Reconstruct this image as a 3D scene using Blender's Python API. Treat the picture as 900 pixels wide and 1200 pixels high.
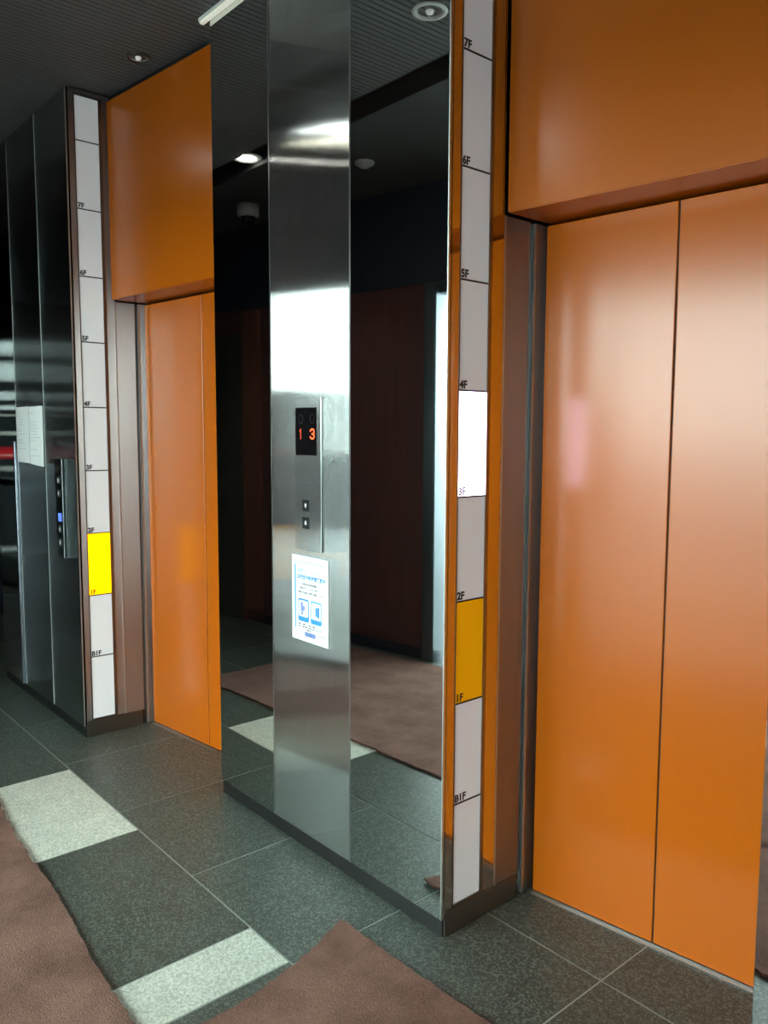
import bpy, bmesh, math, random
from mathutils import Vector, Matrix

random.seed(7)
for o in list(bpy.data.objects):
    bpy.data.objects.remove(o)
scene = bpy.context.scene
COL = scene.collection

# ------------------------------------------------------------------ camera
def make_camera():
    f, W, Hh = 945.0, 900.0, 1200.0
    roll = math.radians(0.22)
    pitch = math.atan(90 / f)
    yaw = math.atan(820 / 945 * math.cos(pitch))
    fh = Vector((-math.cos(yaw), math.sin(yaw), 0))
    R = Vector((math.sin(yaw), math.cos(yaw), 0))
    up = Vector((0, 0, 1))
    F = fh * math.cos(pitch) - up * math.sin(pitch)
    U = up * math.cos(pitch) + fh * math.sin(pitch)
    c, s = math.cos(roll), math.sin(roll)
    R2 = R * c + U * s
    U2 = U * c - R * s
    cam = bpy.data.cameras.new('camera')
    cam.sensor_fit = 'VERTICAL'
    cam.sensor_height = 24.0
    cam.sensor_width = 18.0
    cam.lens = f / Hh * 24.0
    cam.clip_start = 0.02
    cam.clip_end = 200
    ob = bpy.data.objects.new('camera', cam)
    COL.objects.link(ob)
    B = -F
    ob.matrix_world = Matrix(((R2.x, U2.x, B.x, 0.0), (R2.y, U2.y, B.y, 0.0), (R2.z, U2.z, B.z, 1.44), (0, 0, 0, 1)))
    scene.camera = ob
make_camera()

# ------------------------------------------------------------------ world, exposure
world = bpy.data.worlds.new('world')
scene.world = world
world.use_nodes = True
bg = world.node_tree.nodes['Background']
bg.inputs['Color'].default_value = (0.88, 1.0, 0.97, 1)
bg.inputs['Strength'].default_value = 17.0
scene.view_settings.view_transform = 'Standard'
scene.view_settings.look = 'None'
scene.view_settings.gamma = 1
scene.view_settings.exposure = 0.0
scene.view_settings.use_curve_mapping = False
scene.cycles.use_denoising = True
scene.cycles.max_bounces = 10
scene.cycles.glossy_bounces = 6
scene.cycles.diffuse_bounces = 4
scene.cycles.transparent_max_bounces = 12
scene.cycles.sample_clamp_indirect = 40.0
scene.cycles.caustics_reflective = True

CEIL = 2.98
def wall_y(x):            # the wall opposite the lifts
    return -0.30 - 0.17 * (x + 4.4)
WALL_ANG = math.atan(-0.17)
def door_y(x):
    return 1.705 + 0.115 * (x + 3.659)
DOOR_ANG = math.atan(0.115)

def portal(name, x0, x1, z1):
    li = bpy.data.lights.new(name, 'AREA')
    li.shape = 'RECTANGLE'
    li.size = (x1 - x0) / math.cos(WALL_ANG)
    li.size_y = z1
    li.cycles.is_portal = True
    ob = bpy.data.objects.new(name, li)
    COL.objects.link(ob)
    xm = (x0 + x1) / 2
    ob.location = (xm, wall_y(xm) - 0.02, z1 / 2)
    # area lights shine along local -Z: aim it into the lobby (+y)
    ob.rotation_euler = (math.radians(90), 0, WALL_ANG + math.pi)
    ob['kind'] = 'helper'
portal('daylight_portal', -3.58, 0.27, 2.38)

# ------------------------------------------------------------------ materials
def new_mat(name):
    m = bpy.data.materials.new(name)
    m.use_nodes = True
    nt = m.node_tree
    return m, nt, nt.nodes['Principled BSDF']

def plain(name, col, rough=0.5, metal=0.0, spec=0.5, emit=None, estr=0.0, coat=0.0):
    m, nt, p = new_mat(name)
    p.inputs['Base Color'].default_value = (*col, 1)
    p.inputs['Roughness'].default_value = rough
    p.inputs['Metallic'].default_value = metal
    p.inputs['Specular IOR Level'].default_value = spec
    p.inputs['Coat Weight'].default_value = coat
    if emit:
        p.inputs['Emission Color'].default_value = (*emit, 1)
        p.inputs['Emission Strength'].default_value = estr
    return m

def N(nt, t, **kw):
    n = nt.nodes.new(t)
    for k, v in kw.items():
        setattr(n, k, v)
    return n

def paint_mat(name, col, rough, spec=0.5, coat=0.0, coat_rough=0.1):
    """painted sheet steel with a very fine orange-peel and faint scuffs"""
    m, nt, p = new_mat(name)
    tc = N(nt, 'ShaderNodeTexCoord')
    nz = N(nt, 'ShaderNodeTexNoise')
    nz.inputs['Scale'].default_value = 3.0
    nz.inputs['Detail'].default_value = 3
    nt.links.new(tc.outputs['Object'], nz.inputs['Vector'])
    mr = N(nt, 'ShaderNodeMapRange')
    mr.inputs['To Min'].default_value = rough * 0.9
    mr.inputs['To Max'].default_value = rough * 1.12
    nt.links.new(nz.outputs['Fac'], mr.inputs['Value'])
    nt.links.new(mr.outputs['Result'], p.inputs['Roughness'])
    p.inputs['Base Color'].default_value = (*col, 1)
    p.inputs['Specular IOR Level'].default_value = spec
    p.inputs['Coat Weight'].default_value = coat
    p.inputs['Coat Roughness'].default_value = coat_rough
    n2 = N(nt, 'ShaderNodeTexNoise')
    n2.inputs['Scale'].default_value = 380
    nt.links.new(tc.outputs['Object'], n2.inputs['Vector'])
    b = N(nt, 'ShaderNodeBump')
    b.inputs['Strength'].default_value = 0.03
    b.inputs['Distance'].default_value = 0.001
    nt.links.new(n2.outputs['Fac'], b.inputs['Height'])
    nt.links.new(b.outputs['Normal'], p.inputs['Normal'])
    return m

def brushed_mat(name, col, axis, tilt, rough, aniso=0.8):
    """steel with vertical hairlines: each hairline leans a little along the horizontal axis"""
    m, nt, p = new_mat(name)
    p.inputs['Metallic'].default_value = 1.0
    p.inputs['Roughness'].default_value = rough
    p.inputs['Anisotropic'].default_value = aniso
    geo = N(nt, 'ShaderNodeNewGeometry')
    sep = N(nt, 'ShaderNodeSeparateXYZ')
    nt.links.new(geo.outputs['Position'], sep.inputs[0])
    along = sep.outputs['X' if axis == 0 else 'Y']
    mul = N(nt, 'ShaderNodeMath', operation='MULTIPLY')
    mul.inputs[1].default_value = 150000.0
    nt.links.new(along, mul.inputs[0])
    fl = N(nt, 'ShaderNodeMath', operation='FLOOR')
    nt.links.new(mul.outputs[0], fl.inputs[0])
    wn = N(nt, 'ShaderNodeTexWhiteNoise', noise_dimensions='1D')
    nt.links.new(fl.outputs[0], wn.inputs['W'])
    sub = N(nt, 'ShaderNodeMath', operation='SUBTRACT')
    sub.inputs[1].default_value = 0.5
    nt.links.new(wn.outputs['Value'], sub.inputs[0])
    sc = N(nt, 'ShaderNodeMath', operation='MULTIPLY')
    sc.inputs[1].default_value = 2 * tilt
    nt.links.new(sub.outputs[0], sc.inputs[0])
    cmb = N(nt, 'ShaderNodeCombineXYZ')
    nt.links.new(sc.outputs[0], cmb.inputs[axis])
    add = N(nt, 'ShaderNodeVectorMath', operation='ADD')
    nt.links.new(geo.outputs['Normal'], add.inputs[0])
    nt.links.new(cmb.outputs[0], add.inputs[1])
    nm = N(nt, 'ShaderNodeVectorMath', operation='NORMALIZE')
    nt.links.new(add.outputs[0], nm.inputs[0])
    nt.links.new(nm.outputs[0], p.inputs['Normal'])
    tv = N(nt, 'ShaderNodeCombineXYZ')
    tv.inputs[axis].default_value = 1.0
    nt.links.new(tv.outputs[0], p.inputs['Tangent'])
    # hairline tone
    mp = N(nt, 'ShaderNodeMapping')
    s = [500, 500, 500]
    s[2] = 6
    mp.inputs['Scale'].default_value = s
    nt.links.new(geo.outputs['Position'], mp.inputs['Vector'])
    nz = N(nt, 'ShaderNodeTexNoise')
    nz.inputs['Scale'].default_value = 1.0
    nz.inputs['Detail'].default_value = 2
    nt.links.new(mp.outputs[0], nz.inputs['Vector'])
    mx = N(nt, 'ShaderNodeMix', data_type='RGBA')
    mx.inputs['A'].default_value = (*[c * 0.88 for c in col], 1)
    mx.inputs['B'].default_value = (*[min(1, c * 1.08) for c in col], 1)
    nt.links.new(nz.outputs['Fac'], mx.inputs['Factor'])
    nt.links.new(mx.outputs['Result'], p.inputs['Base Color'])
    return m

def granite_mat(name, c0, c1, c2, rough):
    m, nt, p = new_mat(name)
    tc = N(nt, 'ShaderNodeTexCoord')
    geo = N(nt, 'ShaderNodeNewGeometry')
    vor = N(nt, 'ShaderNodeTexVoronoi')
    vor.inputs['Scale'].default_value = 200
    nt.links.new(tc.outputs['Object'], vor.inputs['Vector'])
    sepc = N(nt, 'ShaderNodeSeparateColor')
    nt.links.new(vor.outputs['Color'], sepc.inputs[0])
    ramp = N(nt, 'ShaderNodeValToRGB')
    el = ramp.color_ramp.elements
    el[0].position = 0.0
    el[0].color = (*c0, 1)
    el[1].position = 1.0
    el[1].color = (*c2, 1)
    e = el.new(0.55)
    e.color = (*c1, 1)
    nt.links.new(sepc.outputs[0], ramp.inputs['Fac'])
    nz = N(nt, 'ShaderNodeTexNoise')
    nz.inputs['Scale'].default_value = 7
    nz.inputs['Detail'].default_value = 5
    nz.inputs['Roughness'].default_value = 0.65
    nt.links.new(tc.outputs['Object'], nz.inputs['Vector'])
    mr = N(nt, 'ShaderNodeMapRange')
    mr.inputs['To Min'].default_value = 0.72
    mr.inputs['To Max'].default_value = 1.26
    nt.links.new(nz.outputs['Fac'], mr.inputs['Value'])
    mr2 = N(nt, 'ShaderNodeMapRange')
    mr2.inputs['To Min'].default_value = 0.86
    mr2.inputs['To Max'].default_value = 1.12
    nt.links.new(geo.outputs['Random Per Island'], mr2.inputs['Value'])
    mu = N(nt, 'ShaderNodeMath', operation='MULTIPLY')
    nt.links.new(mr.outputs[0], mu.inputs[0])
    nt.links.new(mr2.outputs[0], mu.inputs[1])
    vm = N(nt, 'ShaderNodeVectorMath', operation='SCALE')
    nt.links.new(ramp.outputs['Color'], vm.inputs[0])
    nt.links.new(mu.outputs[0], vm.inputs['Scale'])
    nt.links.new(vm.outputs[0], p.inputs['Base Color'])
    mr3 = N(nt, 'ShaderNodeMapRange')
    mr3.inputs['To Min'].default_value = rough - 0.08
    mr3.inputs['To Max'].default_value = rough + 0.1
    nt.links.new(nz.outputs['Fac'], mr3.inputs['Value'])
    nt.links.new(mr3.outputs[0], p.inputs['Roughness'])
    b = N(nt, 'ShaderNodeBump')
    b.inputs['Strength'].default_value = 0.15
    b.inputs['Distance'].default_value = 0.001
    nt.links.new(sepc.outputs[1], b.inputs['Height'])
    nt.links.new(b.outputs['Normal'], p.inputs['Normal'])
    return m

def rug_mat():
    m, nt, p = new_mat('rug_pile')
    tc = N(nt, 'ShaderNodeTexCoord')
    n1 = N(nt, 'ShaderNodeTexNoise')
    n1.inputs['Scale'].default_value = 5.5
    n1.inputs['Detail'].default_value = 6
    n1.inputs['Roughness'].default_value = 0.6
    n2 = N(nt, 'ShaderNodeTexNoise')
    n2.inputs['Scale'].default_value = 260
    n2.inputs['Detail'].default_value = 3
    for n in (n1, n2):
        nt.links.new(tc.outputs['Object'], n.inputs['Vector'])
    ramp = N(nt, 'ShaderNodeValToRGB')
    el = ramp.color_ramp.elements
    el[0].position = 0.33
    el[0].color = (0.150, 0.072, 0.054, 1)
    el[1].position = 0.62
    el[1].color = (0.245, 0.128, 0.100, 1)
    nt.links.new(n1.outputs['Fac'], ramp.inputs['Fac'])
    mr = N(nt, 'ShaderNodeMapRange')
    mr.inputs['From Min'].default_value = 0.3
    mr.inputs['From Max'].default_value = 0.7
    mr.inputs['To Min'].default_value = 0.72
    mr.inputs['To Max'].default_value = 1.2
    nt.links.new(n2.outputs['Fac'], mr.inputs['Value'])
    vm = N(nt, 'ShaderNodeVectorMath', operation='SCALE')
    nt.links.new(ramp.outputs['Color'], vm.inputs[0])
    nt.links.new(mr.outputs[0], vm.inputs['Scale'])
    nt.links.new(vm.outputs[0], p.inputs['Base Color'])
    p.inputs['Roughness'].default_value = 1.0
    p.inputs['Specular IOR Level'].default_value = 0.1
    p.inputs['Sheen Weight'].default_value = 0.05
    b = N(nt, 'ShaderNodeBump')
    b.inputs['Strength'].default_value = 0.8
    b.inputs['Distance'].default_value = 0.004
    nt.links.new(n2.outputs['Fac'], b.inputs['Height'])
    nt.links.new(b.outputs['Normal'], p.inputs['Normal'])
    return m

def wood_wall_mat(name, c0, c1, rough):
    m, nt, p = new_mat(name)
    tc = N(nt, 'ShaderNodeTexCoord')
    mp = N(nt, 'ShaderNodeMapping')
    mp.inputs['Scale'].default_value = (30, 30, 1.2)
    nt.links.new(tc.outputs['Object'], mp.inputs['Vector'])
    nz = N(nt, 'ShaderNodeTexNoise')
    nz.inputs['Scale'].default_value = 1.0
    nz.inputs['Detail'].default_value = 6
    nt.links.new(mp.outputs[0], nz.inputs['Vector'])
    mx = N(nt, 'ShaderNodeMix', data_type='RGBA')
    mx.inputs['A'].default_value = (*c0, 1)
    mx.inputs['B'].default_value = (*c1, 1)
    nt.links.new(nz.outputs['Fac'], mx.inputs['Factor'])
    nt.links.new(mx.outputs['Result'], p.inputs['Base Color'])
    p.inputs['Roughness'].default_value = rough
    p.inputs['Specular IOR Level'].default_value = 0.3
    return m

def glass_mat():
    m = bpy.data.materials.new('clear_glass')
    m.use_nodes = True
    nt = m.node_tree
    nt.nodes.clear()
    out = N(nt, 'ShaderNodeOutputMaterial')
    tr = N(nt, 'ShaderNodeBsdfTransparent')
    tr.inputs['Color'].default_value = (0.93, 0.97, 0.96, 1)
    gl = N(nt, 'ShaderNodeBsdfGlossy')
    gl.inputs['Roughness'].default_value = 0.02
    mx = N(nt, 'ShaderNodeMixShader')
    mx.inputs[0].default_value = 0.07
    nt.links.new(tr.outputs[0], mx.inputs[1])
    nt.links.new(gl.outputs[0], mx.inputs[2])
    nt.links.new(mx.outputs[0], out.inputs['Surface'])
    return m

ORANGE = (0.40, 0.088, 0.0018)
M = dict(
    orange=paint_mat('orange_paint', ORANGE, 0.20, 0.52),
    orange_dull=paint_mat('orange_paint_transom', ORANGE, 0.24, 0.65),
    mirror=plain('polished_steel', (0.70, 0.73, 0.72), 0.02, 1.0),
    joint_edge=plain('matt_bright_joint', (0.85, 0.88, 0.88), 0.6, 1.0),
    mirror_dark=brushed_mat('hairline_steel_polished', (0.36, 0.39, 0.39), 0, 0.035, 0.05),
    edge=plain('bright_steel_edge', (0.75, 0.78, 0.78), 0.40, 1.0),
    brushed=brushed_mat('hairline_steel_front', (0.62, 0.65, 0.645), 0, 0.36, 0.08),
    brushed_dark=brushed_mat('hairline_steel_dark', (0.58, 0.63, 0.63), 0, 0.31, 0.09),
    brushed_side=brushed_mat('hairline_steel_side', (0.50, 0.455, 0.445), 1, 0.65, 0.32),
    side_mirror=plain('polished_steel_side', (0.74, 0.73, 0.73), 0.09, 1.0),
    rail_steel=plain('blue_grey_steel', (0.30, 0.33, 0.38), 0.25, 1.0),
    steel=plain('satin_steel', (0.50, 0.51, 0.51), 0.28, 1.0),
    trim_hairline=brushed_mat('hairline_trim', (0.85, 0.88, 0.88), 0, 0.32, 0.16),
    plate=brushed_mat('hairline_plate', (0.78, 0.81, 0.80), 0, 0.26, 0.14),
    plinth=plain('dark_steel_plinth', (0.12, 0.12, 0.12), 0.35, 1.0),
    black=plain('black_gap', (0.006, 0.006, 0.006), 0.6),
    screen=plain('black_acrylic', (0.004, 0.004, 0.005), 0.15),
    unlit=plain('unlit_segment', (0.006, 0.006, 0.0065), 0.5, spec=0.1),
    red_led=plain('red_led', (0.3, 0.02, 0.01), 0.4, emit=(1.0, 0.10, 0.02), estr=4.0),
    red_led_dim=plain('red_led_dim', (0.3, 0.02, 0.01), 0.4, emit=(1.0, 0.10, 0.02), estr=0.7),
    acrylic=plain('white_acrylic_leak_glow', (0.82, 0.82, 0.83), 0.22, spec=0.5, emit=(0.85, 0.93, 1.0), estr=0.13),  # faint emission stands in for light leaking from lit panels
    acrylic_lit=plain('white_acrylic_lit', (0.8, 0.8, 0.8), 0.25, emit=(0.82, 0.68, 1.0), estr=10.0),
    yellow=plain('amber_acrylic_leak_glow', (0.88, 0.40, 0.003), 0.22, emit=(1.0, 0.45, 0.0), estr=0.22),  # unlit amber; leaked light put in as weak emission
    yellow_lit=plain('amber_acrylic_lit', (0.85, 0.5, 0.0), 0.25, emit=(1.0, 0.41, 0.0), estr=2.1),
    line=plain('black_line', (0.01, 0.01, 0.012), 0.4),
    white_mark=plain('white_print', (0.8, 0.8, 0.8), 0.4),
    button=plain('dark_button', (0.012, 0.015, 0.018), 0.3),
    blue_lamp=plain('blue_lamp', (0.05, 0.1, 0.6), 0.3, emit=(0.15, 0.3, 1.0), estr=0.9),
    paper=plain('white_paper', (0.90, 0.93, 0.93), 0.6, spec=0.2),
    print_blue=plain('light_blue_print', (0.03, 0.24, 0.60), 0.6),
    print_navy=plain('slate_blue_print', (0.10, 0.20, 0.36), 0.6),
    print_grey=plain('dark_print', (0.06, 0.07, 0.09), 0.6),
    print_pale=plain('pale_blue_print', (0.14, 0.40, 0.72), 0.6),
    print_lilac=plain('lilac_print', (0.20, 0.25, 0.55), 0.6),
    grout=plain('pale_grout', (0.34, 0.37, 0.34), 0.8),
    tile_dark=granite_mat('dark_granite', (0.042, 0.052, 0.044), (0.068, 0.086, 0.073), (0.165, 0.195, 0.168), 0.40),
    tile_light=granite_mat('pale_granite', (0.42, 0.45, 0.38), (0.60, 0.635, 0.55), (0.74, 0.77, 0.69), 0.45),
    rug=rug_mat(),
    ceiling=plain('dark_ceiling_paint', (0.10, 0.098, 0.098), 0.6),
    ceiling_plain=plain('dark_ceiling_board', (0.05, 0.052, 0.052), 0.6),
    slot=plain('ceiling_slot', (0.028, 0.028, 0.028), 0.7),
    wall_wood=wood_wall_mat('maroon_wood', (0.060, 0.026, 0.025), (0.105, 0.048, 0.044), 0.35),
    wall_post=wood_wall_mat('red_brown_wood', (0.10, 0.038, 0.028), (0.16, 0.065, 0.045), 0.4),
    wall_dark=plain('navy_black_wall', (0.011, 0.016, 0.028), 0.5),
    wall_olive=wood_wall_mat('olive_black_wood', (0.034, 0.032, 0.024), (0.06, 0.056, 0.042), 0.4),
    frame_alu=plain('dark_aluminium', (0.16, 0.19, 0.21), 0.35, 1.0),
    glass=glass_mat(),
    lamp_trim=plain('white_lamp_trim', (0.70, 0.71, 0.68), 0.4),
    lamp_bowl=plain('lamp_reflector', (0.72, 0.70, 0.64), 0.3),
    lamp_on=plain('lamp_bulb_lit', (0.8, 0.8, 0.8), 0.4, emit=(1.0, 0.97, 0.9), estr=60.0),
    tube_cool=plain('tube_lit_cool', (0.8, 0.8, 0.8), 0.3, emit=(0.92, 1.0, 0.98), estr=30.0),
    tube_warm=plain('tube_lit_warm', (0.8, 0.8, 0.8), 0.3, emit=(1.0, 0.95, 0.75), estr=15.0),
    lamp_dim=plain('lamp_bulb_dim', (0.8, 0.8, 0.78), 0.3, emit=(1.0, 0.97, 0.9), estr=0.25),
    strip=plain('cream_diffuser', (0.75, 0.74, 0.64), 0.5, emit=(1.0, 0.97, 0.82), estr=0.35),
    cam_white=plain('grey_plastic', (0.35, 0.32, 0.32), 0.4),
    cam_dome=plain('smoked_dome', (0.01, 0.01, 0.012), 0.08),
    red_lamp=plain('red_lamp_glow', (0.5, 0.02, 0.02), 0.3, emit=(1.0, 0.02, 0.03), estr=2.2),
    pavement=plain('grey_paving', (0.30, 0.31, 0.32), 0.8),
    asphalt=plain('asphalt', (0.24, 0.25, 0.26), 0.9),
    concrete=plain('pale_concrete', (0.30, 0.31, 0.31), 0.85),
    thin_streak=plain('pale_streak_line', (0.085, 0.085, 0.068), 0.7),
    wide_streak=plain('pale_streak_band', (0.22, 0.24, 0.24), 0.7),
    dark_blocker=plain('matt_dark_blocker', (0.008, 0.009, 0.010), 0.8, spec=0.0),
    frame_dark=plain('dark_bronze_frame', (0.32, 0.31, 0.30), 0.3, 1.0),
)

# ------------------------------------------------------------------ mesh helpers
def link(name, me, mat, parent=None):
    o = bpy.data.objects.new(name, me)
    COL.objects.link(o)
    mats = mat if isinstance(mat, (list, tuple)) else [mat]
    for m in mats:
        me.materials.append(m)
    if parent is not None:
        o.parent = parent
    return o

def obj(name, bm, mat, parent=None, smooth=False):
    me = bpy.data.meshes.new(name)
    bmesh.ops.recalc_face_normals(bm, faces=bm.faces[:])
    if smooth:
        for f in bm.faces:
            f.smooth = True
    bm.to_mesh(me)
    bm.free()
    return link(name, me, mat, parent)

def add_box(bm, x0, x1, y0, y1, z0, z1, bevel=0.0, mi=0):
    vs = [bm.verts.new((x, y, z)) for x in (x0, x1) for y in (y0, y1) for z in (z0, z1)]
    q = [(0, 1, 3, 2), (4, 6, 7, 5), (0, 4, 5, 1), (2, 3, 7, 6), (0, 2, 6, 4), (1, 5, 7, 3)]
    fs = [bm.faces.new([vs[i] for i in f]) for f in q]
    for f in fs:
        f.material_index = mi
    if bevel > 0:
        bmesh.ops.recalc_face_normals(bm, faces=fs)
        es = list({e for f in fs for e in f.edges})
        bmesh.ops.bevel(bm, geom=es, offset=bevel, segments=2, affect='EDGES', profile=0.5)
    return bm

def box(name, x0, x1, y0, y1, z0, z1, mat, parent=None, bevel=0.0):
    bm = bmesh.new()
    add_box(bm, x0, x1, y0, y1, z0, z1, bevel)
    return obj(name, bm, mat, parent)

def add_prism(bm, poly, z0, z1):
    lo = [bm.verts.new((x, y, z0)) for x, y in poly]
    hi = [bm.verts.new((x, y, z1)) for x, y in poly]
    n = len(poly)
    bm.faces.new(lo[::-1])
    bm.faces.new(hi)
    for i in range(n):
        bm.faces.new((lo[i], lo[(i + 1) % n], hi[(i + 1) % n], hi[i]))
    return bm

def prism(name, poly, z0, z1, mat, parent=None):
    return obj(name, add_prism(bmesh.new(), poly, z0, z1), mat, parent)

def add_lathe(bm, prof, seg=40, mi=0):
    """revolve (r, z) pairs about z"""
    rings = []
    for r, z in prof:
        if r < 1e-6:
            rings.append([bm.verts.new((0, 0, z))])
        else:
            rings.append([bm.verts.new((r * math.cos(2 * math.pi * k / seg), r * math.sin(2 * math.pi * k / seg), z)) for k in range(seg)])
    for a, b in zip(rings[:-1], rings[1:]):
        for k in range(seg):
            k2 = (k + 1) % seg
            if len(a) == 1 and len(b) == 1:
                continue
            if len(a) == 1:
                f = bm.faces.new((a[0], b[k2], b[k]))
            elif len(b) == 1:
                f = bm.faces.new((a[k], a[k2], b[0]))
            else:
                f = bm.faces.new((a[k], a[k2], b[k2], b[k]))
            f.material_index = mi
            f.smooth = True
    return bm

def empty(name, loc, rz=0.0):
    o = bpy.data.objects.new(name, None)
    o.empty_display_size = 0.1
    COL.objects.link(o)
    o.location = loc
    o.rotation_euler = (0, 0, rz)
    return o

def tag(o, label, cat, group=None):
    o['label'] = label
    o['category'] = cat
    if group:
        o['group'] = group
    return o

def struct(o):
    o['kind'] = 'structure'
    return o

def text_mesh(name, body, size, mat, parent, loc, rot, align='LEFT', depth=0.0004, offset=0.0, sx=1.0):
    cu = bpy.data.curves.new(name, 'FONT')
    cu.body = body
    cu.size = size
    cu.align_x = align
    cu.align_y = 'BOTTOM_BASELINE'
    cu.extrude = depth
    cu.offset = offset
    cu.resolution_u = 3
    tmp = bpy.data.objects.new(name, cu)
    COL.objects.link(tmp)
    bpy.context.view_layer.update()
    dg = bpy.context.evaluated_depsgraph_get()
    me = bpy.data.meshes.new_from_object(tmp.evaluated_get(dg))
    bpy.data.objects.remove(tmp)
    bpy.data.curves.remove(cu)
    me.materials.clear()
    me.transform(Matrix.Diagonal((sx, 1, 1, 1)))
    o = link(name, me, mat, parent)
    o.location = loc
    o.rotation_euler = rot
    return o

FRONT = (math.pi / 2, 0, 0)                 # text facing -y
SIDE = (math.pi / 2, 0, math.pi / 2)        # text facing +x

# ------------------------------------------------------------------ setting
def build_floor():
    bm = bmesh.new()
    add_box(bm, -10.5, 3.0, -2.2, 3.2, -0.05, -0.0015, mi=0)
    g = 0.0032
    def tile(x0, x1, y0, y1, mi):
        vs = [(x0 + g, y0 + g), (x1 - g, y0 + g), (x1 - g, y1 - g), (x0 + g, y1 - g)]
        top = [bm.verts.new((x, y, 0)) for x, y in vs]
        bot = [bm.verts.new((x, y, -0.0014)) for x, y in vs]
        fs = [bm.faces.new(top)] + [bm.faces.new((bot[i], bot[(i + 1) % 4], top[(i + 1) % 4], top[i])) for i in range(4)]
        for f in fs:
            f.material_index = mi
    p = 0.585
    for j in range(-5, 4):
        y0 = 1.172 + j * p
        if j == -1:
            xs = [-4.10 - p * k for k in range(11, 0, -1)] + [-4.10, -3.425, -2.725, -1.948, -1.746, -1.16] + [-1.16 + p * k for k in range(1, 8)]
        else:
            xs = [-2.315 + p * k for k in range(-14, 9)]
        for a, b in zip(xs[:-1], xs[1:]):
            light = j == -1 and (abs(a + 3.425) < 0.01 or abs(a + 1.948) < 0.01)
            tile(a, b, y0, y0 + p, 2 if light else 1)
    o = obj('floor', bm, [M['grout'], M['tile_dark'], M['tile_light']])
    return struct(o)
build_floor()

def build_ceiling():
    bm = bmesh.new()
    # slatted part in front of the lifts: ribs running towards the lifts
    pitch, w, h = 0.030, 0.025, 0.004
    x = -10.4
    ys, ye = 0.69, 2.6
    while x < 2.9:
        add_box(bm, x, x + w, ys, ye, CEIL, CEIL + h, mi=0)
        x += pitch
    add_box(bm, -10.5, 3.0, ys, ye, CEIL + h, CEIL + h + 0.03, mi=0)
    # deep slot
    add_box(bm, -10.5, 3.0, 0.52, 0.69, CEIL + 0.10, CEIL + 0.13, mi=2)
    add_box(bm, -10.5, 3.0, 0.685, 0.692, CEIL + 0.001, CEIL + 0.10, mi=2)
    add_box(bm, -10.5, 3.0, 0.516, 0.523, CEIL + 0.001, CEIL + 0.10, mi=2)
    add_box(bm, -10.5, 3.0, -2.2, 0.52, CEIL, CEIL + 0.03, mi=1)
    return struct(obj('ceiling', bm, [M['ceiling'], M['ceiling_plain'], M['slot']]))
build_ceiling()

def wall_seg(name, x0, x1, z0, z1, mat, thick=0.15, off=0.0, parent=None):
    """a piece of the slanted wall opposite the lifts; off moves its face into the lobby"""
    n = Vector((-math.sin(WALL_ANG), math.cos(WALL_ANG)))
    a = Vector((x0, wall_y(x0))) + n * off
    b = Vector((x1, wall_y(x1))) + n * off
    poly = [tuple(a), tuple(b), tuple(b - n * thick), tuple(a - n * thick)]
    return prism(name, poly, z0, z1, mat, parent)

# opposite wall: solid part, header, entrance opening on the right, window far left
struct(wall_seg('wall_front', -6.30, -3.69, 0, 2.379, M['wall_wood']))
struct(wall_seg('wall_front_header', -10.4, 2.9, 2.38, CEIL - 0.001, M['wall_dark'], thick=0.15))
struct(wall_seg('trim_1', -5.35, -5.20, 0.10, 2.355, M['wall_post'], thick=0.04, off=0.042))
struct(wall_seg('baseboard_front', -5.19, -3.70, 0, 0.07, M['wall_dark'], thick=0.012, off=0.014))

def build_side_door():
    o = wall_seg('door_2', -6.22, -5.37, 0.005, 2.2, M['wall_olive'], thick=0.03, off=0.035)
    struct(o)
    f = wall_seg('door_frame', -5.372, -5.352, 0.005, 2.24, M['wall_post'], thick=0.04, off=0.042, parent=o)
build_side_door()

def build_entrance():
    r = empty('door_1', (-3.6, wall_y(-3.6), 0))
    struct(r)
    def seg(name, x0, x1, z0, z1, mat, thick, off):
        o = wall_seg(name, x0, x1, z0, z1, mat, thick, off)
        o.parent = r
        o.matrix_parent_inverse = Matrix.Translation(-Vector(r.location))
        return o
    seg('frame_post', -3.69, -3.60, 0.001, 2.375, M['frame_alu'], 0.12, 0.03)
    seg('head_rail', -3.598, 0.27, 2.31, 2.375, M['frame_alu'], 0.10, 0.0)
    for x in (-2.32, -1.04):
        seg('mullion', x - 0.03, x + 0.03, 0.001, 2.305, M['frame_alu'], 0.06, -0.03)
    seg('frame_post', 0.20, 0.27, 0.001, 2.305, M['frame_alu'], 0.10, 0.0)
    e = [-3.598, -2.32, -1.04, 0.20]
    for a, b in zip(e[:-1], e[1:]):
        seg('glass_pane', a + 0.032, b - 0.032, 0.06, 2.30, M['glass'], 0.01, -0.055)
        seg('bottom_rail', a + 0.032, b - 0.032, 0.002, 0.058, M['frame_alu'], 0.03, -0.045)
build_entrance()

def build_window():
    r = empty('window_1', (-6.3, wall_y(-6.3), 0))
    struct(r)
    def seg(name, x0, x1, z0, z1, mat, thick, off):
        o = wall_seg(name, x0, x1, z0, z1, mat, thick, off)
        o.parent = r
        o.matrix_parent_inverse = Matrix.Translation(-Vector(r.location))
        return o
    for x in (-6.36, -7.6, -8.9, -10.2):
        seg('frame_post', x, x + 0.06, 0.001, 2.375, M['frame_alu'], 0.08, 0.0)
    for z in (0.001, 0.95, 2.31):
        for a in (-7.538, -8.838, -10.138):
            seg('rail', a, a + 1.176, z, z + 0.06, M['frame_alu'], 0.06, -0.01)
    for a in (-7.538, -8.838, -10.138):
        for z0, z1 in ((0.062, 0.948), (1.012, 2.308)):
            seg('glass_pane', a, a + 1.176, z0, z1, M['glass'], 0.01, -0.04)
build_window()

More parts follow.
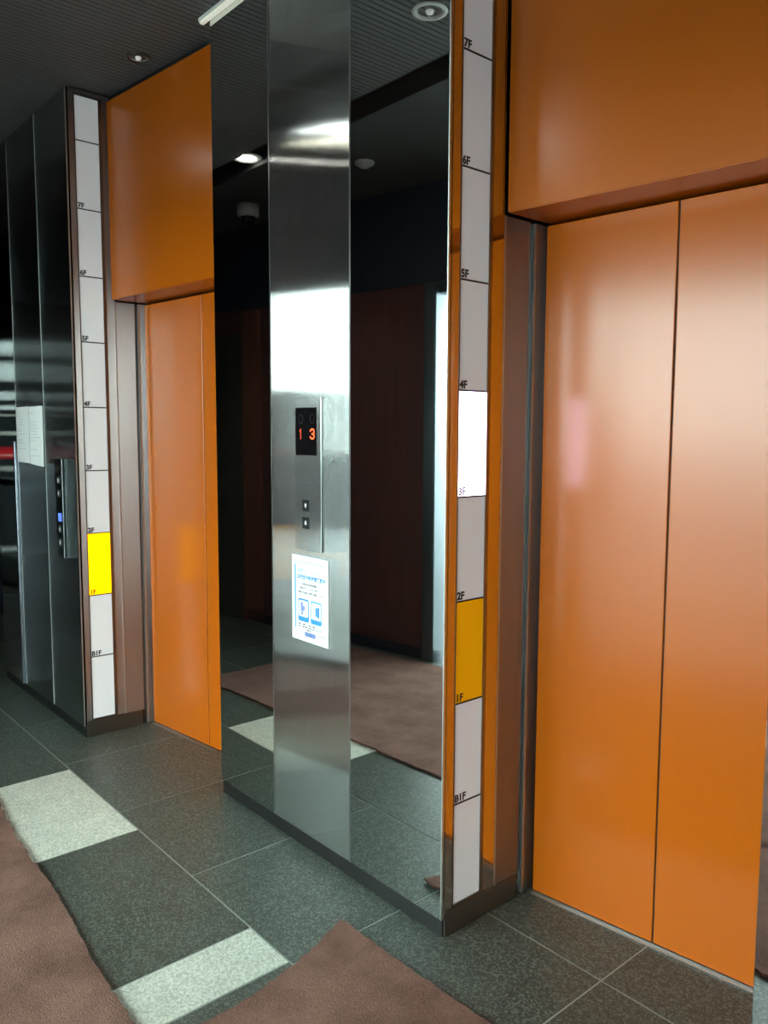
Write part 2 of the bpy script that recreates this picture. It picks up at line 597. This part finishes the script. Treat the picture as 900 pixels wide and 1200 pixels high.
struct(box('wall_left', -10.5, -10.35, -0.2, 3.2, 0.001, CEIL - 0.002, M['wall_dark']))
struct(prism('wall_right', [(1.75, -1.35), (1.9, -1.35), (1.9, 3.0), (1.75, 3.0)], 0.001, CEIL - 0.002, M['wall_wood']))
struct(wall_seg('wall_front_return', 0.275, 1.749, 0.001, 2.379, M['wall_wood']))
# shaft wall behind the lift doors
struct(prism('wall_back', [(-10.3, door_y(-10.3) + 0.5), (2.0, door_y(2.0) + 0.5), (2.0, door_y(2.0) + 0.62), (-10.3, door_y(-10.3) + 0.62)], 0.001, CEIL - 0.002, M['wall_dark']))
# outdoors: pavement, street and an added dark wall that keeps the far window dim
struct(prism('pavement', [(-40, -1.0), (-10.5, wall_y(-10.5) - 0.18), (3.0, wall_y(3.0) - 0.18), (40, -6), (40, -9), (-40, -3.0)], -0.12, -0.03, M['pavement']))
struct(prism('street', [(-60, -3.05), (60, -11.0), (60, -60), (-60, -60)], -0.2, -0.1, M['asphalt']))

def light_shapers():
    n = Vector((-math.sin(WALL_ANG), math.cos(WALL_ANG)))
    def seg(name, z0, z1, mat, d, t):
        return struct(wall_seg(name, -24.0, -6.0, z0, z1, mat, thick=t, off=-d))
    seg('window_blocker', 0.0, 4.0, M['dark_blocker'], 1.3, 0.2)  # unseen wall, added to darken what the far window shows
    for z, h in ((1.74, 0.05), (1.86, 0.10), (2.10, 0.22), (2.42, 0.40)):  # pale bands added so their reflections streak the left pillar
        seg('streak_band', z, z + h, M['wide_streak'], 1.25, 0.045)
    for i, (z, h) in enumerate(((0.98, 0.05), (1.16, 0.03), (1.42, 0.05), (1.66, 0.02))):  # thinner lines, added for the same reflected streaks
        seg('streak_band', z, z + h, M['thin_streak'], 1.24, 0.055)
    struct(prism('street_blocker', [(-15.0, -4.6), (-5.5, -8.4), (-5.4, -8.7), (-15.0, -4.9)], -0.1, 2.15, M['dark_blocker']))  # unseen low wall, added to darken the brushed panel's lower reflection
    # added overhang outside the entrance, unseen, cuts the high sky light
    struct(wall_seg('sky_blocker', -5.85, 4.0, 2.90, 3.05, M['concrete'], thick=3.0, off=-0.16))
    o = wall_seg('window_blocker_end', -6.06, -5.9, 0.0, 4.0, M['dark_blocker'], thick=1.0, off=-0.25)
    struct(o)
light_shapers()

# ------------------------------------------------------------------ lifts
def pillar(cx, cy, xl, off, label, front_mats, plinth_label=None):
    """steel-clad pier: cx, cy = front right corner; xl = left edge; off = depths of the strips on its side"""
    W = cx - xl
    r = empty('steel_pillar', (cx, cy, 0))
    tag(r, label, 'pillar', 'steel pillars between the elevators')
    top = CEIL - 0.012
    d = off['door']
    body = bmesh.new()
    add_box(body, -W + 0.012, -0.012, 0.013, d + 0.38, 0.003, top - 0.004)
    obj('core', body, M['black'], r)
    # front panels
    e = [-W, -0.865, -0.421, 0.0] if W > 1.0 else [-W, 0.0]
    for (a, b), (nm, mt) in zip(zip(e[:-1], e[1:]), front_mats):
        box(nm, a + 0.0015, b - 0.0015, 0.0, 0.012, 0.055, top, M[mt], r, bevel=0.0012)
    # bright joint trims
    for x in e[1:-1]:
        box('joint_trim', x - off.get('trim', 0.0035), x + off.get('trim', 0.0035), -0.0003, 0.004, 0.056, top - 0.002, M[off.get('trim_mat', 'steel')], r)
    box('corner_trim', -0.003, 0.001, -0.0015, 0.004, 0.056, top - 0.002, M['edge'], r)
    box('plinth', -W + 0.004, -0.004, 0.006, 0.0125, 0.002, 0.053, M['plinth'], r)
    # side facing the lift door: panel around the indicator, then jamb strips
    i0, i1 = off['ind']
    s1 = off['side']
    bm = bmesh.new()
    add_box(bm, -0.0115, 0, 0.0125, i0 - 0.001, 0.078, top)
    add_box(bm, -0.0115, 0, i1 + 0.005, s1, 0.078, top)
    add_box(bm, -0.0115, 0, i0 - 0.001, i1 + 0.005, 2.952, top)
    obj('side_panel', bm, M[off.get('side_mat', 'side_mirror')], r)
    bm = bmesh.new()
    add_box(bm, -0.0115, 0.0008, 0.0127, off['brown'][1] - 0.008, 0.003, 0.075, bevel=0.001)
    obj('base_panel', bm, M['frame_dark'], r)
    b0, b1 = off['brown']
    box('jamb_panel', -0.0115, -0.0005, b0, b1, 0.0765, 2.056, M['brushed_side'], r, bevel=0.001)
    box('jamb_edge', -0.002, 0.0012, b0 - 0.006, b0 - 0.001, 0.0765, 2.056, M['edge'], r)
    g0, g1 = off['groove']
    box('jamb_groove', -0.022, -0.010, g0, g1, 0.003, 2.056, M['plinth'], r)
    box('jamb_edge', -0.012, 0.0, g1 - 0.007, g1, 0.003, 2.056, M['edge'], r)
    box('jamb_strip', -0.0115, 0.0, g1 + 0.0005, d + 0.02, 0.003, 2.056, M['brushed_side'], r)
    return r

MID = [('polished_panel', 'mirror'), ('brushed_panel', 'brushed'), ('polished_panel', 'mirror')]
pillar(-1.546, 1.558, -2.80,
       dict(ind=(0.043, 0.168), side=0.222, brown=(0.230, 0.334), groove=(0.336, 0.364), door=0.400),
       'wide steel pillar with mirror panels, a call panel and a white notice, between the orange doors', MID)
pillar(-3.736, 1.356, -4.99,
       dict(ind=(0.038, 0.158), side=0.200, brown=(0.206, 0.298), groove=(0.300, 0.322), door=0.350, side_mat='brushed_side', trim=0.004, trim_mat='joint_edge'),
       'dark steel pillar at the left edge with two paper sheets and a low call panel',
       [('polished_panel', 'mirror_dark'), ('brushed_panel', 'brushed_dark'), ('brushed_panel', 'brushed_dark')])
pillar(0.50, 1.76, -0.752,
       dict(ind=(0.043, 0.168), side=0.222, brown=(0.230, 0.334), groove=(0.336, 0.364), door=0.400),
       'steel pillar of which only a dark sliver shows at the right edge beside the orange door', MID)

def lift_door(x0, x1, seam, label):
    r = empty('elevator_door', (x0, door_y(x0), 0), DOOR_ANG)
    tag(r, label, 'elevator door', 'orange elevator doors')
    c = math.cos(DOOR_ANG)
    s = (seam - x0) / c
    L = (x1 - x0) / c
    for a, b in ((0.001, s - 0.0022), (s + 0.0022, L)):
        box('door_panel', a, b, 0.0, 0.03, 0.008, 2.052, M['orange'], r, bevel=0.0025)
    box('seam_gasket', s - 0.002, s + 0.002, 0.006, 0.03, 0.008, 2.052, M['black'], r)
    bm = bmesh.new()
    add_box(bm, 0.0, L, -0.014, -0.006, 0.0005, 0.003)
    add_box(bm, 0.0, L, -0.003, 0.032, 0.0005, 0.006)
    obj('sill', bm, M['steel'], r)
    return r

lift_door(-1.531, -0.745, -1.137, 'large orange elevator door on the right with two full panels showing')
lift_door(-3.724, -2.795, -3.258, 'narrow view of the orange elevator door behind the wide steel pillar, on the left')

def transom(x0, x1, y0, y1, label):
    """orange box above a lift door; front face from (x0, y0) to (x1, y1)"""
    bm = bmesh.new()
    back = 0.10
    poly = [(0, 0), (x1 - x0, y1 - y0), (x1 - x0, door_y(x1) + back - y0), (0, door_y(x0) + back - y0)]
    add_prism(bm, poly, 2.062, 2.945)
    es = [e for e in bm.edges]
    bmesh.ops.bevel(bm, geom=es, offset=0.003, segments=2, affect='EDGES')
    o = obj('door_transom', bm, M['orange_dull'])
    o.location = (x0, y0, 0)
    tag(o, label, 'transom', 'orange panels above the elevator doors')
    poly = [(0.004, 0.012), (x1 - x0 - 0.004, y1 - y0 + 0.012), (x1 - x0 - 0.004, y1 - y0 + 0.06), (0.004, 0.06)]
    prism('shadow_gap', poly, 2.946, CEIL - 0.013, M['black'], o)
    return o
transom(-1.539, -0.757, 1.782, 1.888, 'orange panel over the right elevator door, cut by the top of the photo')
transom(-3.728, -2.806, 1.540, 1.640, 'orange panel over the left elevator door, under the small ceiling downlight')

# ------------------------------------------------------------------ floor indicators
BANDS = [0.078, 0.386, 0.682, 0.976, 1.270, 1.563, 1.860, 2.155, 2.452, 2.750, 2.948]
LABELS = ['B1F', '1F', '2F', '3F', '4F', '5F', '6F', '7F']
def indicator(cx, cy, i0, i1, lit, label):
    r = empty('floor_indicator', (cx, cy, 0))
    tag(r, label, 'floor indicator', 'tall floor indicators beside the elevator doors')
    n = len(BANDS) - 1
    fr = bmesh.new()
    t = 0.006
    t2 = 0.010
    add_box(fr, -0.0105, 0.0015, i0, i0 + t * 0.5, BANDS[0], BANDS[-1])
    add_box(fr, -0.0105, 0.0015, i1 - t2, i1 + 0.004, BANDS[0], BANDS[-1])
    add_box(fr, -0.0105, 0.0015, i0 + t * 0.5, i1 - t2, BANDS[0], BANDS[0] + 0.008)
    add_box(fr, -0.0105, 0.0015, i0 + t * 0.5, i1 - t2, BANDS[-1] - 0.006, BANDS[-1])
    obj('frame', fr, M['frame_dark'], r)
    for k in range(n):
        z0, z1 = BANDS[k] + 0.0025, BANDS[k + 1] - 0.0025
        if k == 0:
            z0 = BANDS[0] + 0.0085
        if k == n - 1:
            z1 = BANDS[-1] - 0.0065
        # the floor that a panel stands for is written above the line at its bottom
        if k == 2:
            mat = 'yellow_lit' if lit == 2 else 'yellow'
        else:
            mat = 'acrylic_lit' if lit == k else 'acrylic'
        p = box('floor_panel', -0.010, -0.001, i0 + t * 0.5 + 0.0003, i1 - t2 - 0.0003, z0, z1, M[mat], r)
        if k == 2:
            p['label'] = 'amber panel, lit' if lit == 2 else 'amber panel, unlit'
        elif lit == k:
            p['label'] = 'bright white lit panel'
        if k >= 1:
            box('divider_line', -0.009, 0.0008, i0 + 0.003, i1 - t2 - 0.0003, BANDS[k] - 0.0022, BANDS[k] + 0.0022, M['line'], r)
        if 1 <= k <= 8:
            text_mesh('floor_number', LABELS[k - 1], 0.030, M['line'], p, (-0.0006, i0 + 0.006, BANDS[k] + 0.006), SIDE, offset=0.0011)
    return r
indicator(-1.546, 1.558, 0.043, 0.168, 4, 'floor indicator strip with a glowing white panel, on the wide middle pillar')
indicator(-3.736, 1.356, 0.038, 0.158, 2, 'floor indicator strip with a glowing yellow panel, on the far left pillar')

# ------------------------------------------------------------------ call panels
def arrow(name, parent, x, y, z, s, up, mat):
    bm = bmesh.new()
    d = 1 if up else -1
    pts = [(0, d * 0.5), (0.5, -d * 0.0), (0.2, -d * 0.0), (0.2, -d * 0.5), (-0.2, -d * 0.5), (-0.2, 0), (-0.5, 0)]
    lo = [bm.verts.new((x + a * s, y, z + b * s)) for a, b in pts]
    hi = [bm.verts.new((x + a * s, y - 0.0006, z + b * s)) for a, b in pts]
    bm.faces.new(lo)
    bm.faces.new(hi)
    n = len(pts)
    for i in range(n):
        bm.faces.new((lo[i], lo[(i + 1) % n], hi[(i + 1) % n], hi[i]))
    return obj(name, bm, mat, parent)

DOTS = {'1': ['00100', '01100', '00100', '00100', '00100', '00100', '00100'],
        '3': ['01110', '10001', '00001', '00110', '00001', '10001', '01110'],
        '0': ['01110', '10001', '10001', '10001', '10001', '10001', '01110']}
def dot_digit(name, ch, parent, x, y, z, pw, ph, mat):
    bm = bmesh.new()
    for j, row in enumerate(DOTS[ch]):
        for i, c in enumerate(row):
            if c == '1':
                xx = x + (i - 2) * pw
                zz = z + (3 - j) * ph
                add_box(bm, xx - pw * 0.44, xx + pw * 0.44, y - 0.0006, y + 0.0004, zz - ph * 0.46, zz + ph * 0.46)
    return obj(name, bm, mat, parent)

def hall_station():
    r = empty('call_panel', (-2.180, 1.5565, 1.055))
    tag(r, 'steel elevator call panel with red 1 and 3 display, above the white notice', 'call panel')
    box('face_plate', -0.076, 0.075, -0.007, 0.0, 0.0, 0.506, M['plate'], r, bevel=0.0015)
    d = box('display', -0.066, 0.051, -0.0085, -0.0066, 0.318, 0.474, M['screen'], r)
    d['label'] = 'black display window'
    for x, ch, mt in ((-0.036, '1', 'red_led_dim'), (0.029, '3', 'red_led')):
        g = dot_digit('digit', ch, d, x, -0.0088, 0.388, 0.0050, 0.0050, M[mt])
        g['label'] = 'glowing red number ' + ch
    for x in (-0.036, 0.029):
        w = box('digit_window', x - 0.018, x + 0.018, -0.0087, -0.0084, 0.366, 0.410, M['screen'], d)
        dot_digit('unlit_digit', '0', d, x, -0.0088, 0.437, 0.0052, 0.0044, M['unlit'])
    for z, up in ((0.152, True), (0.093, False)):
        b = box('button', -0.029, 0.010, -0.0095, -0.0066, z - 0.0195, z + 0.0195, M['button'], r, bevel=0.001)
        arrow('arrow', b, -0.0095, -0.0096, z, 0.015, up, M['white_mark'])
hall_station()

def low_station():
    r = empty('call_panel', (-3.932, 1.3545, 0.847))
    tag(r, 'low narrow call panel with four buttons on the dark left pillar', 'call panel')
    box('face_plate', -0.050, 0.050, -0.014, 0.0, 0.0, 0.476, M['brushed_dark'], r, bevel=0.0015)
    box('edge_strip', 0.042, 0.0505, -0.0152, -0.0138, 0.002, 0.474, M['edge'], r)
    for z in (0.374, 0.310, 0.137, 0.072):
        b = box('button', -0.020, 0.018, -0.0165, -0.0136, z - 0.017, z + 0.017, M['button'], r, bevel=0.001)
        arrow('arrow', b, -0.001, -0.0166, z, 0.020, z in (0.374, 0.137), M['white_mark'])
    p = box('call_lamp', -0.018, 0.018, -0.016, -0.0136, 0.175, 0.214, M['blue_lamp'], r)
    p['label'] = 'small blue lamp'
low_station()

# ------------------------------------------------------------------ papers
def rounded(w, h, r, seg=5):
    pts = []
    for cx, cz, a0 in ((w / 2 - r, h / 2 - r, 0), (-w / 2 + r, h / 2 - r, 90), (-w / 2 + r, -h / 2 + r, 180), (w / 2 - r, -h / 2 + r, 270)):
        for k in range(seg + 1):
            a = math.radians(a0 + 90 * k / seg)
            pts.append((cx + r * math.cos(a), cz + r * math.sin(a)))
    return pts

def plate_xz(bm, pts, x, z, y, t=0.0003):
    lo = [bm.verts.new((x + a, y, z + b)) for a, b in pts]
    hi = [bm.verts.new((x + a, y - t, z + b)) for a, b in pts]
    bm.faces.new(lo)
    bm.faces.new(hi)
    n = len(pts)
    for i in range(n):
        bm.faces.new((lo[i], lo[(i + 1) % n], hi[(i + 1) % n], hi[i]))

def ring_xz(bm, outer, inner, x, z, y, t=0.0003):
    n = len(outer)
    for yy in (y, y - t):
        o = [bm.verts.new((x + a, yy, z + b)) for a, b in outer]
        i_ = [bm.verts.new((x + a, yy, z + b)) for a, b in inner]
        for k in range(n):
            bm.faces.new((o[k], o[(k + 1) % n], i_[(k + 1) % n], i_[k]))

def notice():
    W, Hn = 0.207, 0.291
    r = empty('notice', (-2.1795, 1.5565, 0.8875))
    tag(r, 'white printed notice with blue text and two blue pictograms, under the call panel', 'notice')
    box('sheet', -W / 2, W / 2, -0.0016, 0, -Hn / 2, Hn / 2, M['paper'], r)
    y = -0.0017
    bm = bmesh.new()
    ring_xz(bm, rounded(0.176, 0.243, 0.009), rounded(0.172, 0.239, 0.008), 0, 0.004, y)
    obj('border', bm, M['print_navy'], r)
    bm = bmesh.new()
    plate_xz(bm, [(-0.004, -0.11), (0.004, -0.11), (0.004, 0.11), (-0.004, 0.11)], -0.083, 0.004, y)
    obj('border_stripe', bm, M['print_pale'], r)
    ty = -0.0020
    text_mesh('title_text', '新型コロナウイルス', 0.0155, M['print_pale'], r, (-0.066, ty, 0.090), FRONT, sx=0.98)
    text_mesh('title_text', '感染症予防対策実施中', 0.0165, M['print_blue'], r, (-0.071, ty, 0.068), FRONT, offset=0.0004, sx=0.97)
    for s, z, x in (('ただいま運転室内の換気運転により', 0.0475, -0.073), ('換気を行い、安全に努め', 0.033, -0.055), ('ご利用のお客様へ対策を実施しています', 0.0185, -0.075)):
        text_mesh('body_text', s, 0.0088, M['print_grey'], r, (x, ty, z), FRONT, sx=1.04 if x > -0.06 else 0.98)
    # pictograms
    for cx, kind in ((-0.036, 0), (0.036, 1)):
        bm = bmesh.new()
        plate_xz(bm, rounded(0.063, 0.079, 0.009), cx, -0.040, y)
        p = obj('pictogram', bm, M['print_blue'] if kind == 0 else M['print_pale'], r)
        p['label'] = 'blue pictogram of a hand' if kind == 0 else 'blue pictogram of an open window'
        bm = bmesh.new()
        plate_xz(bm, rounded(0.053, 0.055, 0.006), cx, -0.0345, y - 0.0003)
        obj('picture_field', bm, M['paper'], p)
        bm = bmesh.new()
        plate_xz(bm, rounded(0.060, 0.014, 0.005), cx, -0.070, y - 0.0003)
        obj('caption_band', bm, M['print_blue'], p)
        bm = bmesh.new()
        if kind == 0:
            plate_xz(bm, [(-0.016, -0.01), (-0.003, -0.01), (-0.003, 0.022), (-0.016, 0.022)], cx, -0.0345, y - 0.0006)
            plate_xz(bm, [(-0.013, -0.024), (-0.002, -0.022), (0.000, -0.008), (0.008, -0.004), (0.010, 0.004), (0.004, 0.010), (-0.002, 0.011), (-0.003, -0.010), (-0.013, -0.012)], cx, -0.0345, y - 0.0008)
            obj('hand_mark', bm, M['print_lilac'], p)
        else:
            plate_xz(bm, [(-0.002, -0.015), (0.006, -0.017), (0.006, 0.015), (-0.002, 0.014)], cx, -0.0345, y - 0.0006)
            plate_xz(bm, [(0.007, -0.017), (0.019, -0.021), (0.019, 0.018), (0.007, 0.015)], cx, -0.0345, y - 0.0006)
            ring_xz(bm, [(-0.014, -0.013), (-0.003, -0.013), (-0.003, 0.013), (-0.014, 0.013)], [(-0.0125, -0.0115), (-0.0045, -0.0115), (-0.0045, 0.0115), (-0.0125, 0.0115)], cx, -0.0345, y - 0.0006)
            obj('window_mark', bm, M['print_blue'], p)
    for s, z in (('皆様のご理解と、ご協力をお願いいたします', -0.091), ('今後とも衛生管理、換気に努めてまいります', -0.0995), ('管理者より', -0.108)):
        text_mesh('footer_text', s, 0.0068, M['print_grey'], r, (0.0, ty, z), FRONT, align='CENTER')
    bm = bmesh.new()
    plate_xz(bm, rounded(0.062, 0.016, 0.004), 0.002, -0.120, y - 0.0002)
    obj('footer_mark', bm, M['print_lilac'], r)
    text_mesh('footer_mark_text', '管理組合', 0.014, M['print_navy'], r, (0.002, -0.0023, -0.125), FRONT, align='CENTER')
notice()

def paper(x0, x1, z0, z1, sag, label):
    bm = bmesh.new()
    nx, nz = 8, 10
    g = []
    for j in range(nz + 1):
        row = []
        for i in range(nx + 1):
            u, v = i / nx, j / nz
            x = x0 + (x1 - x0) * u
            z = z0 + (z1 - z0) * v + (1 - v) * sag * u
            y = -0.001 - 0.006 * (1 - v) ** 2 * (0.4 + math.sin(u * 3.1)) * 0.8
            row.append(bm.verts.new((x, y, z)))
        g.append(row)
    for j in range(nz):
        for i in range(nx):
            bm.faces.new((g[j][i], g[j][i + 1], g[j + 1][i + 1], g[j + 1][i]))
    o = obj('paper_sheet', bm, M['paper'])
    if o.data.polygons[0].normal.y > 0:
        o.data.flip_normals()
    so = o.modifiers.new('thickness', 'SOLIDIFY')
    so.thickness = 0.0006
    so.offset = -1
    o.location = (0, 1.3535, 0)
    tag(o, label, 'paper', 'paper sheets taped to the left pillar')
    # rows of small print
    bm = bmesh.new()
    rnd = random.Random(int(x0 * 100))
    for k in range(15):
        z = z1 - 0.035 - k * 0.0155
        if rnd.random() < 0.2:
            continue
        a = x0 + 0.03
        b = a + rnd.uniform(0.06, 0.15)
        add_box(bm, a, b, -0.0078, -0.0072, z, z + 0.0035)
    obj('print_rows', bm, plain('faint_grey_print', (0.66, 0.72, 0.74), 0.7), o)
    return o
paper(-4.586, -4.382, 1.292, 1.581, -0.004, 'left one of two white sheets taped to the dark left pillar')
paper(-4.376, -4.168, 1.286, 1.579, -0.010, 'right one of two white sheets taped to the dark left pillar')

# slim upright rail on the left joint of the left pillar
rail = box('pull_rail', -0.011, 0.011, -0.014, 0.0, 0.06, 1.40, M['rail_steel'], None, bevel=0.004)
rail.location = (-4.615, 1.3535, 0)
tag(rail, 'slim upright steel rail left of the paper sheets, at the photo edge', 'rail')

# ------------------------------------------------------------------ rugs
def rug_mesh(name, f_pos, nu, nv, thick, label):
    bm = bmesh.new()
    rnd = random.Random(3)
    g = []
    for j in range(nv + 1):
        row = []
        for i in range(nu + 1):
            x, y, z = f_pos(i / nu, j / nv)
            edge = i in (0, nu) or j in (0, nv)
            jit = 0.004 if edge else 0.0
            row.append(bm.verts.new((x + rnd.uniform(-jit, jit), y + rnd.uniform(-jit, jit), z + thick)))
        g.append(row)
    for j in range(nv):
        for i in range(nu):
            bm.faces.new((g[j][i], g[j][i + 1], g[j + 1][i + 1], g[j + 1][i]))
    border = [g[0][i] for i in range(nu + 1)] + [g[j][nu] for j in range(1, nv + 1)] + [g[nv][i] for i in range(nu - 1, -1, -1)] + [g[j][0] for j in range(nv - 1, 0, -1)]
    low = [bm.verts.new((v.co.x, v.co.y, v.co.z - thick + 0.0006)) for v in border]
    n = len(border)
    for k in range(n):
        bm.faces.new((border[k], border[(k + 1) % n], low[(k + 1) % n], low[k]))
    o = obj(name, bm, M['rug'], smooth=False)
    for p in o.data.polygons:
        p.use_smooth = False
    tag(o, label, 'rug', 'brown floor rugs')
    return o

def rug_long(u, v):
    x = -4.21 + u * 4.95
    yt = 0.838 - 0.062 * (x + 3.25) + 0.006 * math.sin(x * 7)
    yb = wall_y(x) + 0.10
    return x, yb + (yt - yb) * v, 0.0
rug_mesh('floor_rug', rug_long, 240, 60, 0.009, 'long brown rug along the lower left of the photo')

def rug_tip(u, v):
    # v: 0 near the camera, 1 the edge towards the lifts; u: 0 the ragged left edge
    yl = 0.35 + v * (1.388 - 0.35)
    t = max(0.0, (yl - 0.88) / (1.388 - 0.88))
    xl = -1.680 - 0.112 * t ** 1.9
    x = xl + u * (0.70 - xl)
    yt = 1.388 + 0.030 * (x + 1.79)
    y = 0.35 + v * (yt - 0.35)
    edge = 0.838 - 0.062 * (x + 3.25)
    k = min(1.0, max(0.0, (edge + 0.06 - y) / 0.06))
    z = 0.0105 * k * k * (3 - 2 * k)
    z += 0.004 * max(0, 1 - u * 12) * t
    return x, y, z
rug_mesh('floor_rug', rug_tip, 160, 70, 0.009, 'brown rug with a pointed corner in front of the middle pillar')

# ------------------------------------------------------------------ ceiling fittings
def downlight(x, y, rad, bulb, label, power=0.0, z=CEIL, trim='lamp_trim', cone=110):
    r = empty('downlight', (x, y, z))
    tag(r, label, 'downlight', 'round ceiling downlights')
    bm = bmesh.new()
    add_lathe(bm, [(rad * 0.72, -0.001), (rad * 0.80, -0.007), (rad, -0.0035), (rad, 0.0), (rad * 0.72, 0.0005)])
    obj('trim_ring', bm, M[trim], r)
    bm = bmesh.new()
    add_lathe(bm, [(rad * 0.70, -0.0012), (rad * 0.62, 0.004), (rad * 0.40, 0.0098), (0.0, 0.0105)])
    obj('reflector', bm, M['lamp_bowl'], r)
    bm = bmesh.new()
    add_lathe(bm, [(0, -0.012), (rad * 0.18, -0.010), (rad * 0.24, -0.002), (rad * 0.20, 0.006), (0, 0.0085)])
    obj('bulb', bm, M[bulb], r)
    if power:
        li = bpy.data.lights.new('downlight_glow', 'SPOT')
        li.energy = power
        li.spot_size = math.radians(cone)
        li.spot_blend = 0.4
        li.shadow_soft_size = 0.04
        li.color = (1.0, 0.95, 0.86)
        lo = bpy.data.objects.new('downlight_glow', li)
        COL.objects.link(lo)
        lo.parent = r
        lo.location = (0, 0, -0.03)
downlight(-3.29, 1.50, 0.052, 'lamp_dim', 'small round downlight in the ceiling before the left orange panel', 0, trim='plinth')
downlight(-2.24, 0.97, 0.066, 'lamp_dim', 'white round downlight with bulb mirrored at the top of the polished panel', 0)
downlight(-4.12, 0.60, 0.085, 'lamp_on', 'brightly lit downlight mirrored in the narrow panel left of the call panel', 14, z=CEIL + 0.03)
def streak_tube_light():  # unseen fixture, inferred and added to give the brushed panel its streaks
    ang = math.atan2(-2.45, 3.2)
    r = empty('streak_tube_light', (-2.51, -0.09, CEIL), ang)
    tag(r, 'twin tube ceiling light, unseen, added for the streaks high on the brushed steel panel', 'tube light')
    box('housing', -0.34, 0.34, -0.12, 0.12, -0.018, -0.0005, M['lamp_trim'], r, bevel=0.003)
    for y, mt in ((0.085, 'tube_cool'), (-0.085, 'tube_warm')):
        bm = bmesh.new()
        add_lathe(bm, [(0.0, -0.30), (0.011, -0.30), (0.012, -0.29), (0.012, 0.29), (0.011, 0.30), (0.0, 0.30)], seg=16)
        bmesh.ops.rotate(bm, verts=bm.verts, cent=(0, 0, 0), matrix=Matrix.Rotation(math.pi / 2, 3, 'Y'))
        bmesh.ops.translate(bm, verts=bm.verts, vec=(0, y, -0.033))
        obj('tube', bm, M[mt], r)
        for x in (-0.312, 0.300):
            box('tube_holder', x, x + 0.012, y - 0.014, y + 0.014, -0.048, -0.0175, M['lamp_trim'], r, bevel=0.002)
streak_tube_light()

def smoke_detector(x, y, label):
    bm = bmesh.new()
    add_lathe(bm, [(0.055, 0.0), (0.055, -0.010), (0.048, -0.016), (0.030, -0.018), (0.026, -0.030), (0.0, -0.033)])
    o = obj('smoke_detector', bm, M['cam_white'])
    o.location = (x, y, CEIL)
    tag(o, label, 'smoke detector')
smoke_detector(-3.66, 0.11, 'round grey ceiling detector mirrored right of the brushed panel')

def dome_camera(x, y):
    r = empty('dome_camera', (x, y, CEIL))
    tag(r, 'small dome camera on the ceiling mirrored left of the brushed panel', 'security camera')
    bm = bmesh.new()
    add_lathe(bm, [(0.0, 0.0), (0.075, 0.0), (0.072, -0.07), (0.060, -0.078), (0.0, -0.078)])
    obj('housing', bm, M['cam_white'], r)
    bm = bmesh.new()
    add_lathe(bm, [(0.05, -0.078), (0.047, -0.10), (0.033, -0.12), (0.0, -0.128)])
    obj('dome', bm, M['cam_dome'], r)
dome_camera(-4.85, 0.15)

def strip_light():
    r = empty('strip_light', (-2.845, 1.549, CEIL))
    tag(r, 'cream strip light on the ceiling along the top of the middle pillar', 'strip light')
    box('housing', 0, 1.30, -0.013, 0.0068, -0.012, -0.0005, M['lamp_trim'], r)
    box('diffuser', 0.004, 1.296, -0.012, 0.0066, -0.022, -0.0125, M['strip'], r, bevel=0.003)
strip_light()

def red_glow_lamp():
    x = -8.15  # lamp put in for a mirrored red glow, real source unknown
    r = empty('red_glow_lamp', (x, wall_y(x) + 0.001, 1.26), WALL_ANG)
    tag(r, 'red lamp put in for the glow mirrored at the left edge beside the paper sheets', 'lamp')
    bm = bmesh.new()
    add_lathe(bm, [(0.0, 0.0), (0.085, 0.0), (0.085, 0.02), (0.07, 0.03), (0.0, 0.03)])
    bmesh.ops.rotate(bm, verts=bm.verts, cent=(0, 0, 0), matrix=Matrix.Rotation(-math.pi / 2, 3, 'X'))
    obj('base', bm, M['frame_alu'], r)
    bm = bmesh.new()
    add_lathe(bm, [(0.062, 0.03), (0.058, 0.06), (0.035, 0.085), (0.0, 0.092)])
    bmesh.ops.rotate(bm, verts=bm.verts, cent=(0, 0, 0), matrix=Matrix.Rotation(-math.pi / 2, 3, 'X'))
    obj('lens', bm, M['red_lamp'], r)
red_glow_lamp()
